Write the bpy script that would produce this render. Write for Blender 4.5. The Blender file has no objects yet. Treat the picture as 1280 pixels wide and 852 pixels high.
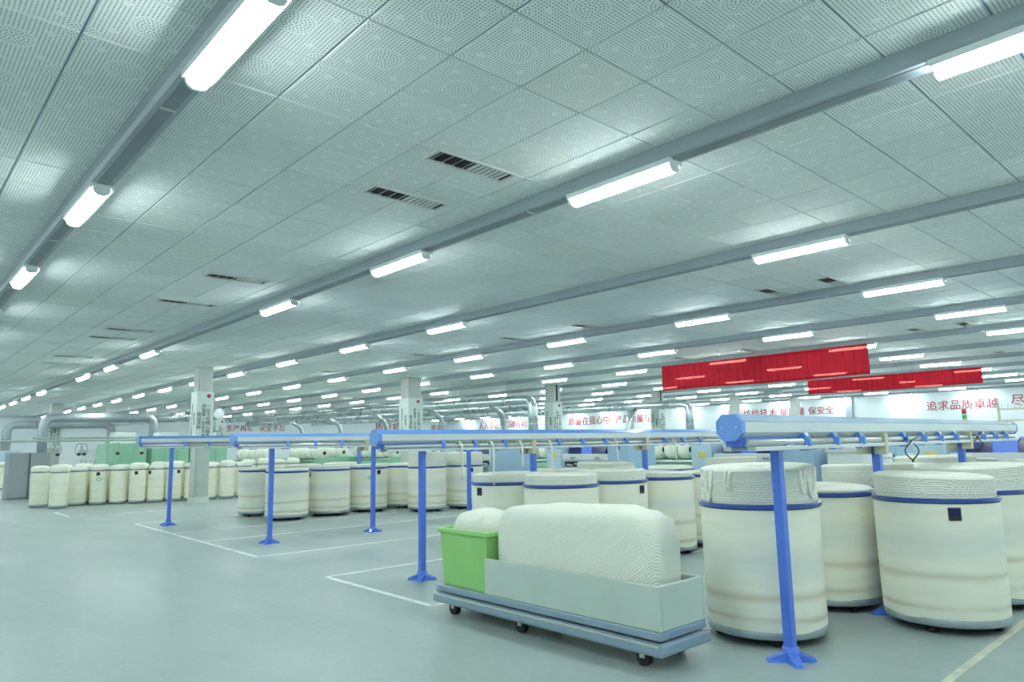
import bpy, bmesh, math, random
from mathutils import Vector, Matrix
random.seed(7)
PI = math.pi
S = bpy.context.scene
COL = S.collection

# ------------------------------------------------------------------ camera, world, exposure
CH = 1.54                      # camera height
TILE = 0.6                     # ceiling tile
HZ = CH + 4.0536 * TILE        # ceiling height (3.97 m)
OX, OY = 4.2155 * TILE, 4.4713 * TILE
YAW, PITCH, ROLL = 0.8301, 0.1451, -0.0192
fw = Vector((math.cos(PITCH) * math.cos(YAW), math.cos(PITCH) * math.sin(YAW), math.sin(PITCH)))
r0 = Vector((math.sin(YAW), -math.cos(YAW), 0)); u0 = r0.cross(fw)
rt = r0 * math.cos(ROLL) + u0 * math.sin(ROLL); up = u0 * math.cos(ROLL) - r0 * math.sin(ROLL)
cd = bpy.data.cameras.new('camera'); cam = bpy.data.objects.new('camera', cd); COL.objects.link(cam)
cd.sensor_width = 36; cd.lens = 876.33 / 1280 * 36; cd.clip_end = 300
mw = Matrix((rt, up, -fw)).transposed().to_4x4(); mw.translation = (0, 0, CH); cam.matrix_world = mw
S.camera = cam
wd = bpy.data.worlds.new('world'); S.world = wd; wd.use_nodes = True
wd.node_tree.nodes['Background'].inputs[0].default_value = (0.75, 0.95, 0.93, 1)
wd.node_tree.nodes['Background'].inputs[1].default_value = 0.3
S.view_settings.view_transform = 'Standard'; S.view_settings.look = 'None'
S.view_settings.gamma = 1; S.view_settings.use_curve_mapping = False
S.view_settings.exposure = 1.34
LAMP = 21.0                    # strength of a fluorescent diffuser
LAMP_COL = (0.88, 1.0, 0.99, 1)
S.cycles.diffuse_bounces = 7; S.cycles.max_bounces = 14; S.cycles.transparent_max_bounces = 12
S.cycles.caustics_reflective = False; S.cycles.caustics_refractive = False
S.cycles.sample_clamp_indirect = 6

def in_view(p, m=0):
    d = Vector(p) - Vector((0, 0, CH)); z = d.dot(fw)
    if z < 0.2: return False
    x = 640 + 876.33 * d.dot(rt) / z; y = 426 - 876.33 * d.dot(up) / z
    return -m < x < 1280 + m and -m < y < 852 + m

# ------------------------------------------------------------------ materials
class NT:
    """small helper for node maths"""
    def __init__(s, m): s.t = m.node_tree; s.n = s.t.nodes; s.l = s.t.links
    def _in(s, sock, v):
        if isinstance(v, (int, float)): sock.default_value = v
        elif isinstance(v, tuple): sock.default_value = v
        else: s.l.new(v, sock)
    def m(s, op, a, b=None, c=None):
        n = s.n.new('ShaderNodeMath'); n.operation = op
        s._in(n.inputs[0], a)
        if b is not None: s._in(n.inputs[1], b)
        if c is not None: s._in(n.inputs[2], c)
        return n.outputs[0]
    def mix(s, f, a, b):
        n = s.n.new('ShaderNodeMix'); n.data_type = 'RGBA'
        s._in(n.inputs[0], f); s._in(n.inputs[6], a); s._in(n.inputs[7], b); return n.outputs[2]
    def noise(s, vec, scale, detail=3, rough=0.55):
        n = s.n.new('ShaderNodeTexNoise'); n.inputs['Scale'].default_value = scale
        n.inputs['Detail'].default_value = detail; n.inputs['Roughness'].default_value = rough
        if vec is not None: s.l.new(vec, n.inputs['Vector'])
        return n.outputs[0]
    def ramp(s, f, lo, hi, a=0.0, b=1.0):
        n = s.n.new('ShaderNodeMapRange'); s._in(n.inputs[0], f)
        for i, v in enumerate((lo, hi, a, b)): n.inputs[i + 1].default_value = v
        return n.outputs[0]
    def bump(s, h, strength, dist=0.01):
        n = s.n.new('ShaderNodeBump'); n.inputs['Strength'].default_value = strength
        n.inputs['Distance'].default_value = dist; s.l.new(h, n.inputs['Height']); return n.outputs[0]
    def scale(s, vec, v):
        n = s.n.new('ShaderNodeVectorMath'); n.operation = 'MULTIPLY'; s.l.new(vec, n.inputs[0]); n.inputs[1].default_value = v
        return n.outputs[0]
def base(name):
    m = bpy.data.materials.new(name); m.use_nodes = True
    return m, NT(m), m.node_tree.nodes['Principled BSDF']
def c4(c): return (c[0], c[1], c[2], 1.0)
def mat(name, col, rough=0.5, metal=0.0, var=0.06, scale=3.0, bump=0.0, coat=0.0):
    m, k, b = base(name)
    tc = k.n.new('ShaderNodeTexCoord').outputs['Object']
    f = k.noise(tc, scale, 4)
    dk = tuple(x * (1 - var * 2) for x in col)
    k.l.new(k.mix(k.ramp(f, .3, .7), c4(dk), c4(col)), b.inputs['Base Color'])
    b.inputs['Metallic'].default_value = metal
    k.l.new(k.ramp(f, 0, 1, rough * .85, min(1, rough * 1.15)), b.inputs['Roughness'])
    if coat: b.inputs['Coat Weight'].default_value = coat; b.inputs['Coat Roughness'].default_value = .12
    if bump: k.l.new(k.bump(k.noise(tc, scale * 8, 3), bump), b.inputs['Normal'])
    return m
M = {}
M['blue'] = mat('blue_paint', (0.075, 0.20, 0.80), .35, 0, .05, 4, coat=.6)
M['blue_light'] = mat('light_blue_paint', (0.16, 0.36, 0.88), .3, 0, .04, 3, coat=.8)
M['blue_rim'] = mat('dark_blue_rim', (0.022, 0.075, 0.36), .35, 0, .08, 6, coat=.4)
M['painted_sheen'] = mat('blue_with_painted_sheen', (0.50, 0.66, 0.90), .22, .1, .05, .6, coat=1.0)  # blue cover with its reflected sheen painted in as a paler colour
M['navy'] = mat('navy_window', (0.01, 0.015, 0.12), .15, 0, .1, 3)
M['pale_blue'] = mat('pale_blue_panel', (0.50, 0.68, 0.80), .4, 0, .05, 1.2)
M['mid_blue'] = mat('grey_blue_panel', (0.36, 0.53, 0.68), .4, 0, .05, 1.2)
M['white_panel'] = mat('white_panel', (0.74, 0.79, 0.77), .4, 0, .05, 1.5)
M['silver'] = mat('brushed_silver', (0.66, 0.70, 0.70), .32, .75, .05, 3)
M['beam'] = mat('satin_aluminium', (0.70, 0.76, 0.78), .38, .25, .03, 2)
M['duct'] = mat('galvanised_duct', (0.60, 0.67, 0.69), .28, .8, .12, 2.5)
M['duct_grey'] = mat('grey_duct', (0.42, 0.47, 0.50), .45, .3, .10, 2.0)
M['trunk'] = mat('grey_trunking', (0.37, 0.425, 0.465), .42, .2, .06, 1.0)
M['trunk_dark'] = mat('trunking_slot', (0.25, 0.29, 0.32), .5, .1, .08, 1.0)
M['green'] = mat('machine_green', (0.33, 0.62, 0.44), .45, 0, .06, 1.2)
M['green_bin'] = mat('green_plastic', (0.36, 0.72, 0.24), .4, 0, .06, 2.0)
M['sage'] = mat('sage_panel', (0.58, 0.68, 0.61), .5, 0, .06, 1.6)
M['steel_blue'] = mat('steel_blue_bumper', (0.34, 0.45, 0.55), .3, .4, .06, 3)
M['chrome'] = mat('chrome_strip', (0.85, 0.88, 0.88), .12, 1.0, .03, 3)
M['grey_panel'] = mat('grey_cabinet_paint', (0.36, 0.39, 0.42), .5, 0, .04, 1.0)
M['concrete'] = mat('column_paint', (0.56, 0.60, 0.56), .7, 0, .08, 2.5, bump=.1)
M['plinth'] = mat('white_plinth', (0.74, 0.78, 0.74), .6, 0, .08, 3)
M['wall'] = mat('wall_paint', (0.78, 0.84, 0.86), .7, 0, .03, .25)
M['dark'] = mat('dark_recess', (0.035, 0.03, 0.035), .7, 0, .1, 4)
M['black'] = mat('black_rubber', (0.015, 0.016, 0.018), .6, 0, .1, 4)
M['beige'] = mat('beige_block', (0.60, 0.58, 0.44), .5, 0, .06, 5)
M['grille'] = mat('white_grille', (0.62, 0.64, 0.62), .5, 0, .05, 5)
M['poster'] = mat('poster_board', (0.70, 0.80, 0.76), .4, 0, .05, 2)
M['ink'] = mat('black_ink', (0.02, 0.02, 0.03), .6, 0, .1, 4)
M['red_ink'] = mat('red_lettering', (0.42, 0.03, 0.06), .5, 0, .08, 3)
M['yellow'] = mat('yellow_sticker', (0.75, 0.70, 0.22), .5, 0, .1, 6)
M['green_ink'] = mat('green_emblem', (0.02, 0.28, 0.14), .5, 0, .05, 4)
M['sig_red'] = mat('signal_red', (0.6, 0.02, 0.03), .3, 0, .04, 4)
M['sig_green'] = mat('signal_green', (0.05, 0.55, 0.28), .3, 0, .04, 4)
M['sig_amber'] = mat('signal_amber', (0.85, 0.35, 0.04), .3, 0, .04, 4)
M['line'] = mat('white_floor_paint', (0.92, 0.94, 0.92), .5, 0, .14, 5)
M['line_warm'] = mat('worn_cream_floor_paint', (0.72, 0.74, 0.60), .55, 0, .16, 6)
M['core'] = mat('lap_core', (0.03, 0.03, 0.04), .5, 0, .1, 6)
M['grid_bar'] = mat('ceiling_grid_bar', (0.24, 0.29, 0.42), .5, .1, .05, 2)

def floor_material():
    m, k, b = base('painted_concrete_floor')
    p = k.n.new('ShaderNodeNewGeometry').outputs['Position']
    big = k.noise(p, .22, 4); mid = k.noise(k.scale(p, (1.0, .35, 1)), 1.1, 5, .65); fine = k.noise(p, 14, 5, .7)
    a = k.mix(k.ramp(big, .35, .68), c4((.305, .375, .365)), c4((.375, .435, .43)))
    a = k.mix(k.ramp(mid, .42, .75, 0, .45), a, c4((.285, .365, .34)))
    a = k.mix(k.ramp(fine, .45, .8, 0, .25), a, c4((.55, .62, .60)))
    st = k.noise(k.scale(p, (.9, .5, 1)), .55, 6, .6)
    a = k.mix(k.ramp(st, .60, .75, 0, .30), a, c4((.38, .42, .36)))
    k.l.new(a, b.inputs['Base Color'])
    k.l.new(k.ramp(mid, .2, .8, .30, .52), b.inputs['Roughness'])
    k.l.new(k.bump(fine, .06, .004), b.inputs['Normal'])
    return m
M['floor'] = floor_material()

def tile_material():
    m, k, b = base('perforated_ceiling_tile')
    g = k.n.new('ShaderNodeNewGeometry'); p = g.outputs['Position']
    sx = k.n.new('ShaderNodeSeparateXYZ'); k.l.new(p, sx.inputs[0])
    U = k.m('DIVIDE', k.m('SUBTRACT', sx.outputs[0], OX), TILE); V = k.m('DIVIDE', k.m('SUBTRACT', sx.outputs[1], OY), TILE)
    fu, fv = k.m('FLOOR', U), k.m('FLOOR', V)
    u, v = k.m('SUBTRACT', k.m('FRACT', U), .5), k.m('SUBTRACT', k.m('FRACT', V), .5)
    N = 26.0
    def dot(x, y, rad):
        d = k.m('SQRT', k.m('ADD', k.m('MULTIPLY', x, x), k.m('MULTIPLY', y, y)))
        return k.m('LESS_THAN', d, rad)
    def rings(x, y):
        r = k.m('SQRT', k.m('ADD', k.m('MULTIPLY', x, x), k.m('MULTIPLY', y, y)))
        rn = k.m('MULTIPLY', r, N); idx = k.m('FLOOR', rn)
        n = k.m('ROUND', k.m('MULTIPLY', k.m('ADD', idx, .5), 6.283))
        an = k.m('FRACT', k.m('MULTIPLY', k.m('DIVIDE', k.m('ARCTAN2', y, x), 6.28318), n))
        return r, dot(k.m('SUBTRACT', k.m('FRACT', rn), .5), k.m('SUBTRACT', an, .5), .235)
    grid = dot(k.m('SUBTRACT', k.m('FRACT', k.m('MULTIPLY', u, N)), .5), k.m('SUBTRACT', k.m('FRACT', k.m('MULTIPLY', v, N)), .5), .235)
    r1, h1 = rings(u, v)
    cu, cv = k.m('SUBTRACT', .5, k.m('ABSOLUTE', u)), k.m('SUBTRACT', .5, k.m('ABSOLUTE', v))
    r2, h2 = rings(cu, cv)
    in1 = k.m('LESS_THAN', r1, .175); out1 = k.m('GREATER_THAN', r1, .20)
    in2 = k.m('LESS_THAN', r2, .145); out2 = k.m('GREATER_THAN', r2, .165)
    edge = k.m('GREATER_THAN', k.m('MINIMUM', cu, cv), .02)
    # plain diamonds midway between the centre and the sides
    q = k.m('ADD', k.m('ABSOLUTE', k.m('SUBTRACT', k.m('ABSOLUTE', u), .28)), k.m('ABSOLUTE', k.m('SUBTRACT', k.m('ABSOLUTE', v), .28)))
    plain = k.m('GREATER_THAN', q, .055)
    body = k.m('MULTIPLY', k.m('MULTIPLY', k.m('MULTIPLY', grid, out1), out2), plain)
    holes = k.m('MULTIPLY', k.m('MAXIMUM', body, k.m('MAXIMUM', k.m('MULTIPLY', h1, in1), k.m('MULTIPLY', h2, in2))), edge)
    cm = k.n.new('ShaderNodeCombineXYZ'); k.l.new(fu, cm.inputs[0]); k.l.new(fv, cm.inputs[1])
    wn = k.n.new('ShaderNodeTexWhiteNoise'); wn.noise_dimensions = '2D'; k.l.new(cm.outputs[0], wn.inputs['Vector'])
    col = k.mix(wn.outputs[0], c4((.77, .815, .805)), c4((.86, .895, .885)))
    col = k.mix(k.ramp(wn.outputs[0], .93, 1, 0, .35), col, c4((.72, .73, .62)))
    dirt = k.noise(p, .9, 5, .6)
    col = k.mix(k.ramp(dirt, .5, .8, 0, .35), col, c4((.70, .75, .735)))
    col = k.mix(k.m('MULTIPLY', holes, .9), col, c4((.10, .125, .135)))
    k.l.new(col, b.inputs['Base Color']); b.inputs['Roughness'].default_value = .75
    return m
M['tile'] = tile_material()

def can_material(name, light, tintc, stain, wear):
    m, k, b = base(name)
    o = k.n.new('ShaderNodeTexCoord').outputs['Object']
    rnd = k.n.new('ShaderNodeObjectInfo').outputs['Random']
    s = k.n.new('ShaderNodeSeparateXYZ'); k.l.new(o, s.inputs[0]); z = s.outputs[2]
    cm = k.n.new('ShaderNodeCombineXYZ'); k.l.new(s.outputs[0], cm.inputs[0]); k.l.new(s.outputs[1], cm.inputs[1])
    k.l.new(k.m('ADD', k.m('MULTIPLY', z, 6), k.m('MULTIPLY', rnd, 40)), cm.inputs[2])
    wob = k.noise(cm.outputs[0], 1.3, 3)
    zz = k.m('ADD', z, k.m('MULTIPLY', k.m('SUBTRACT', wob, .5), .08))
    col = k.mix(k.ramp(k.noise(cm.outputs[0], 2.2, 5, .6), .35, .7), c4(light), c4(tintc))
    def band(c, w, amt):
        d = k.m('ABSOLUTE', k.m('SUBTRACT', zz, c)); return k.ramp(d, 0, w, amt, 0)
    off = k.m('MULTIPLY', rnd, .12)
    col = k.mix(k.m('MULTIPLY', band(.20, .035, wear), k.ramp(wob, .3, .6)), col, c4(stain))
    d2 = k.ramp(k.m('ABSOLUTE', k.m('SUBTRACT', k.m('ADD', zz, off), .47)), 0, .045, wear * .8, 0)
    col = k.mix(d2, col, c4(stain))
    d3 = k.ramp(k.m('ABSOLUTE', k.m('SUBTRACT', k.m('ADD', zz, off), .72)), 0, .17, .42 * min(1, wear * 1.4), 0)
    col = k.mix(d3, col, c4((.58, .64, .69)))  # soft blue-grey band around the middle of the shell
    gr = k.noise(k.scale(cm.outputs[0], (1, 1, 5)), 7, 4, .7)
    col = k.mix(k.ramp(gr, .52, .8, 0, .30 * wear), col, c4(stain))
    k.l.new(col, b.inputs['Base Color']); b.inputs['Roughness'].default_value = .42
    b.inputs['Coat Weight'].default_value = .12; b.inputs['Coat Roughness'].default_value = .3
    return m
M['can'] = can_material('worn_white_can_shell', (.93, .92, .79), (.87, .86, .72), (.52, .43, .28), .65)
M['can_cream'] = can_material('cream_can_shell', (.92, .91, .76), (.87, .85, .68), (.68, .62, .42), .25)
M['band'] = mat('can_base_band', (0.38, 0.45, 0.47), .4, .4, .12, 6)

def sliver_material():
    m, k, b = base('coiled_cotton_sliver')
    o = k.n.new('ShaderNodeTexCoord').outputs['Object']
    w = k.n.new('ShaderNodeTexWave'); w.wave_type = 'BANDS'; w.bands_direction = 'DIAGONAL'
    w.inputs['Scale'].default_value = 26; w.inputs['Distortion'].default_value = 1.5; k.l.new(o, w.inputs['Vector'])
    n = k.noise(o, 45, 4, .7)
    h = k.m('ADD', k.m('MULTIPLY', w.outputs[1], .6), n)
    k.l.new(k.mix(n, c4((.84, .86, .74)), c4((.94, .95, .87))), b.inputs['Base Color'])
    b.inputs['Roughness'].default_value = .9
    b.inputs['Subsurface Weight'].default_value = 0
    k.l.new(k.bump(h, .55, .012), b.inputs['Normal'])
    return m
M['sliver'] = sliver_material()

def banner_material():
    m, k, b = base('thin_red_banner_cloth')
    o = k.n.new('ShaderNodeTexCoord').outputs['Object']
    n = k.noise(k.scale(o, (1, 9, .8)), 1.2, 4, .6)
    col = k.mix(k.ramp(n, .35, .65), c4((.46, .008, .03)), c4((.66, .02, .05)))
    k.l.new(col, b.inputs['Base Color']); b.inputs['Roughness'].default_value = .8
    tl = k.n.new('ShaderNodeBsdfTranslucent'); k.l.new(col, tl.inputs[0])
    tr = k.n.new('ShaderNodeBsdfTransparent'); tr.inputs[0].default_value = (1, .55, .5, 1)
    a = k.n.new('ShaderNodeMixShader'); a.inputs[0].default_value = .45
    k.l.new(b.outputs[0], a.inputs[1]); k.l.new(tl.outputs[0], a.inputs[2])
    c = k.n.new('ShaderNodeMixShader'); c.inputs[0].default_value = .13
    k.l.new(a.outputs[0], c.inputs[1]); k.l.new(tr.outputs[0], c.inputs[2])
    k.l.new(c.outputs[0], m.node_tree.nodes['Material Output'].inputs[0])
    return m
M['banner'] = banner_material()
def lamp_material():
    m, k, b = base('lit_fluorescent_diffuser')
    b.inputs['Base Color'].default_value = (.9, .9, .9, 1)
    b.inputs['Emission Color'].default_value = LAMP_COL; b.inputs['Emission Strength'].default_value = LAMP
    return m
M['lamp'] = lamp_material()
M['lamp_house'] = mat('lamp_housing', (0.75, 0.80, 0.80), .4, 0, .03, 2)
M['pipe_grey'] = mat('grey_rail_paint', (0.45, 0.52, 0.50), .45, .2, .08, 3)

# ------------------------------------------------------------------ mesh helpers
class MB:
    def __init__(s): s.v = []; s.f = []; s.sm = []
    def add(s, vs, fs, smooth=False):
        n = len(s.v); s.v += [tuple(x) for x in vs]; s.f += [tuple(i + n for i in f) for f in fs]; s.sm += [smooth] * len(fs)
        return s
    def box(s, x0, x1, y0, y1, z0, z1, bev=0.0):
        if bev <= 0:
            v = [(x, y, z) for z in (z0, z1) for y in (y0, y1) for x in (x0, x1)]
            return s.add(v, [(0, 2, 3, 1), (4, 5, 7, 6), (0, 1, 5, 4), (2, 6, 7, 3), (0, 4, 6, 2), (1, 3, 7, 5)])
        bm = bmesh.new(); bmesh.ops.create_cube(bm, size=1)
        for q in bm.verts: q.co = ((x0 + x1) / 2 + q.co.x * (x1 - x0), (y0 + y1) / 2 + q.co.y * (y1 - y0), (z0 + z1) / 2 + q.co.z * (z1 - z0))
        bmesh.ops.bevel(bm, geom=bm.edges[:], offset=bev, segments=2, affect='EDGES', profile=.5)
        bm.verts.index_update(); s.add([q.co[:] for q in bm.verts], [[q.index for q in f.verts] for f in bm.faces]); bm.free(); return s
    def lathe(s, prof, seg=32, smooth=True, cx=0, cy=0, wob=None):
        """prof: list of (radius, z); open profile revolved round z"""
        vs = []
        for r, z in prof:
            for i in range(seg):
                a = 2 * PI * i / seg; rr = r * (1 + (wob(a, z) if wob else 0))
                vs.append((cx + rr * math.cos(a), cy + rr * math.sin(a), z))
        fs = []
        for j in range(len(prof) - 1):
            for i in range(seg):
                a, b = j * seg + i, j * seg + (i + 1) % seg
                fs.append((a, b, b + seg, a + seg))
        return s.add(vs, fs, smooth)
    def tube(s, pts, r, seg=8, caps=True, smooth=True):
        pts = [Vector(p) for p in pts]; rs = r if isinstance(r, (list, tuple)) else [r] * len(pts)
        vs = []; prev = None
        for i, p in enumerate(pts):
            t = (pts[min(i + 1, len(pts) - 1)] - pts[max(i - 1, 0)]).normalized()
            if prev is None:
                a = Vector((0, 0, 1)) if abs(t.z) < .9 else Vector((1, 0, 0)); n = t.cross(a).normalized()
            else: n = (prev - t * prev.dot(t)).normalized()
            prev = n; b = t.cross(n)
            for q in range(seg):
                an = 2 * PI * q / seg; vs.append(p + (n * math.cos(an) + b * math.sin(an)) * rs[i])
        fs = []
        for i in range(len(pts) - 1):
            for q in range(seg):
                a, b2 = i * seg + q, i * seg + (q + 1) % seg; fs.append((a, b2, b2 + seg, a + seg))
        s.add(vs, fs, smooth)
        if caps:
            n = len(s.v) - len(vs); s.f.append(tuple(n + q for q in reversed(range(seg)))); s.f.append(tuple(n + len(vs) - seg + q for q in range(seg))); s.sm += [False, False]
        return s
    def prism_x(s, sec, x0, x1):
        """closed section [(y,z)] extruded along x"""
        n = len(sec); v = [(x0, y, z) for y, z in sec] + [(x1, y, z) for y, z in sec]
        f = [(i, (i + 1) % n, (i + 1) % n + n, i + n) for i in range(n)] + [tuple(reversed(range(n))), tuple(range(n, 2 * n))]
        return s.add(v, f)
    def prism_y(s, sec, y0, y1):
        n = len(sec); v = [(x, y0, z) for x, z in sec] + [(x, y1, z) for x, z in sec]
        f = [(i, i + n, (i + 1) % n + n, (i + 1) % n) for i in range(n)] + [tuple(range(n)), tuple(reversed(range(n, 2 * n)))]
        return s.add(v, f)
    def prism_z(s, sec, z0, z1):
        n = len(sec); v = [(x, y, z0) for x, y in sec] + [(x, y, z1) for x, y in sec]
        f = [(i, (i + 1) % n, (i + 1) % n + n, i + n) for i in range(n)] + [tuple(reversed(range(n))), tuple(range(n, 2 * n))]
        return s.add(v, f)
    def mesh(s, name, m):
        me = bpy.data.meshes.new(name); me.from_pydata(s.v, [], s.f)
        me.polygons.foreach_set('use_smooth', s.sm); me.materials.append(m); me.update(); return me
def obj(name, shape, m=None, parent=None, loc=None, rotz=0, label=None):
    me = shape.mesh(name, m) if isinstance(shape, MB) else shape
    o = bpy.data.objects.new(name, me); COL.objects.link(o)
    if parent: o.parent = parent
    if loc: o.location = loc
    if rotz: o.rotation_euler.z = rotz
    if label: o['label'] = label
    return o
def tag(o, label, cat, group=None):
    o['label'] = label; o['category'] = cat
    if group: o['group'] = group
    return o
def thing(name, label, cat, loc=(0, 0, 0), rotz=0, group=None):
    o = bpy.data.objects.new(name, None); COL.objects.link(o); o.location = loc; o.rotation_euler.z = rotz
    o.empty_display_size = .1
    return tag(o, label, cat, group)
def struct(name, shape, m, parent=None, loc=None):
    o = obj(name, shape, m, parent, loc)
    if not parent: o['kind'] = 'structure'
    return o
def dup(root, loc=None, rotz=None, label=None, group=None):
    r = root.copy(); COL.objects.link(r)
    if loc is not None: r.location = loc
    if rotz is not None: r.rotation_euler.z = rotz
    if label: r['label'] = label
    if group: r['group'] = group
    for ch in list(root.children):
        c = ch.copy(); COL.objects.link(c); c.parent = r
        for g in list(ch.children):
            d = g.copy(); COL.objects.link(d); d.parent = c
    return r
def curve_text(s, size, m, extrude=.008, vertical=False, name='lettering', spacing=1.0):
    cu = bpy.data.curves.new(name, 'FONT'); cu.body = '\n'.join(s) if vertical else s
    cu.size = size; cu.extrude = extrude; cu.align_x = 'CENTER'; cu.align_y = 'CENTER'; cu.resolution_u = 2
    cu.space_character = spacing; cu.space_line = .95
    o = bpy.data.objects.new('t', cu); COL.objects.link(o)
    bpy.context.view_layer.update()
    me = bpy.data.meshes.new_from_object(o.evaluated_get(bpy.context.evaluated_depsgraph_get()))
    bpy.data.objects.remove(o); bpy.data.curves.remove(cu)
    me.materials.clear(); me.materials.append(m); return me
FACE_X = Matrix(((0, 0, -1), (-1, 0, 0), (0, 1, 0)))   # text read by someone looking along +x
FACE_Y = Matrix(((1, 0, 0), (0, 0, -1), (0, 1, 0)))    # text read by someone looking along +y
ORD = 'zeroth first second third fourth fifth sixth seventh eighth ninth tenth eleventh twelfth thirteenth fourteenth fifteenth sixteenth seventeenth eighteenth nineteenth twentieth'.split()

# ------------------------------------------------------------------ the hall
X0, X1, Y0, Y1 = -6.0, 43.0, -6.0, 57.0
struct('floor', MB().box(X0, X1, Y0, Y1, -.12, 0), M['floor'])
ceil = struct('ceiling', MB().box(X0, X1, Y0, Y1, HZ + .012, HZ + .15), M['grid_bar'])
struct('wall_back', MB().box(X1, X1 + .2, Y0, Y1 + .2, 0, HZ + .15), M['wall'])
struct('wall_end', MB().box(X0, X1, Y1, Y1 + .2, 0, HZ + .15), M['wall'])
struct('wall_near', MB().box(X0 - .2, X0, Y0, Y1 + .2, 0, HZ + .15), M['wall'])
struct('wall_side', MB().box(X0, X1 + .2, Y0 - .2, Y0, 0, HZ + .15), M['wall'])
# ceiling tiles: 300 that show largest as parts, the rest joined
def tile_mb(mb, x, y, z, g=.0055, c=.006, tx=0, ty=0):
    a = TILE / 2 - g; b = a - c
    vs = [(x + sx * a, y + sy * a, z + .012) for sx, sy in ((-1, -1), (1, -1), (1, 1), (-1, 1))]
    vs += [(x + sx * b, y + sy * b, z + tx * sx + ty * sy) for sx, sy in ((-1, -1), (1, -1), (1, 1), (-1, 1))]
    return mb.add(vs, [(7, 6, 5, 4), (0, 1, 5, 4), (1, 2, 6, 5), (2, 3, 7, 6), (3, 0, 4, 7)])
tiles = []
i0, i1 = math.ceil((X0 - OX) / TILE), math.floor((X1 - OX) / TILE) - 1
j0, j1 = math.ceil((Y0 - OY) / TILE), math.floor((Y1 - OY) / TILE) - 1
for i in range(i0, i1 + 1):
    for j in range(j0, j1 + 1):
        x, y = OX + (i + .5) * TILE, OY + (j + .5) * TILE
        d2 = x * x + y * y + (HZ - CH) ** 2
        tiles.append((d2 ** 1.5 if in_view((x, y, HZ), 40) else 1e9 + d2, x, y))
tiles.sort()
tmesh = [tile_mb(MB(), 0, 0, 0, tx=random.uniform(-.0012, .0012), ty=random.uniform(-.0012, .0012)).mesh('ceiling_tile', M['tile']) for _ in range(6)]
for _, x, y in tiles[:300]:
    obj('ceiling_tile', random.choice(tmesh), None, ceil, (x, y, HZ + random.uniform(-.001, .0015)))
mb = MB()
for _, x, y in tiles[300:]: tile_mb(mb, x, y, HZ + random.uniform(-.001, .002), g=.007, tx=random.uniform(-.002, .002), ty=random.uniform(-.002, .002))
far = obj('ceiling_tiles_far', mb, M['tile'], ceil); far['kind'] = 'stuff'
# floor markings
def fline(x0, y0, x1, y1, w=.065, m='line'):
    d = Vector((x1 - x0, y1 - y0)).normalized() * w / 2; n = Vector((-d.y, d.x))
    o = struct('floor_line', MB().prism_z([(x0 - n.x, y0 - n.y), (x1 - n.x, y1 - n.y), (x1 + n.x, y1 + n.y), (x0 + n.x, y0 + n.y)], 0, .0025), M[m]); return o
fline(4.27, 10.17, 4.36, 16.8); fline(4.25, 10.17, 16, 9.95); fline(4.3, 12.54, 16, 12.35); fline(4.3, 14.2, 16, 14.25); fline(4.36, 16.8, 12, 16.8)
fline(4.17, 5.78, 4.2, 7.97); fline(4.2, 7.97, 16, 8.0); fline(4.17, 5.78, 16, 5.72)
fline(4.9, 1.64, 16, 1.74, .055, 'line_warm'); fline(4.9, 3.55, 16, 3.5)
fline(3.72, 19.9, 3.74, 21.8); fline(3.72, 19.9, 16, 19.75)

# ------------------------------------------------------------------ ceiling lamps in trunking rows
ROWX = [-2.1, 1.33, 4.78, 8.2] + [11.62 + 3.43 * k for k in range(10)]
TB = HZ - .12
hm = MB().box(-.092, .092, -.585, .585, TB - .03, TB + .004, .006).box(-.09, -.072, -.575, .575, TB - .044, TB - .02).box(.072, .09, -.575, .575, TB - .044, TB - .02).mesh('housing', M['lamp_house'])
dp = [(-.066, 0), (-.066, -.03), (-.052, -.058), (-.025, -.074), (.025, -.074), (.052, -.058), (.066, -.03), (.066, 0)]
dm = MB().prism_y([(x, TB - .028 + z) for x, z in dp], -.56, .56).mesh('diffuser', M['lamp'])
cm_ = [MB().prism_y([(x * 1.06, TB - .026 + z * 1.05) for x, z in dp], s * .56 - .008, s * .56 + .014 * s + .008).mesh('end_cap', M['lamp_house']) for s in (-1, 1)]
missing = {(2, 3), (2, 7), (3, 1), (4, 9), (6, 5)}
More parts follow.
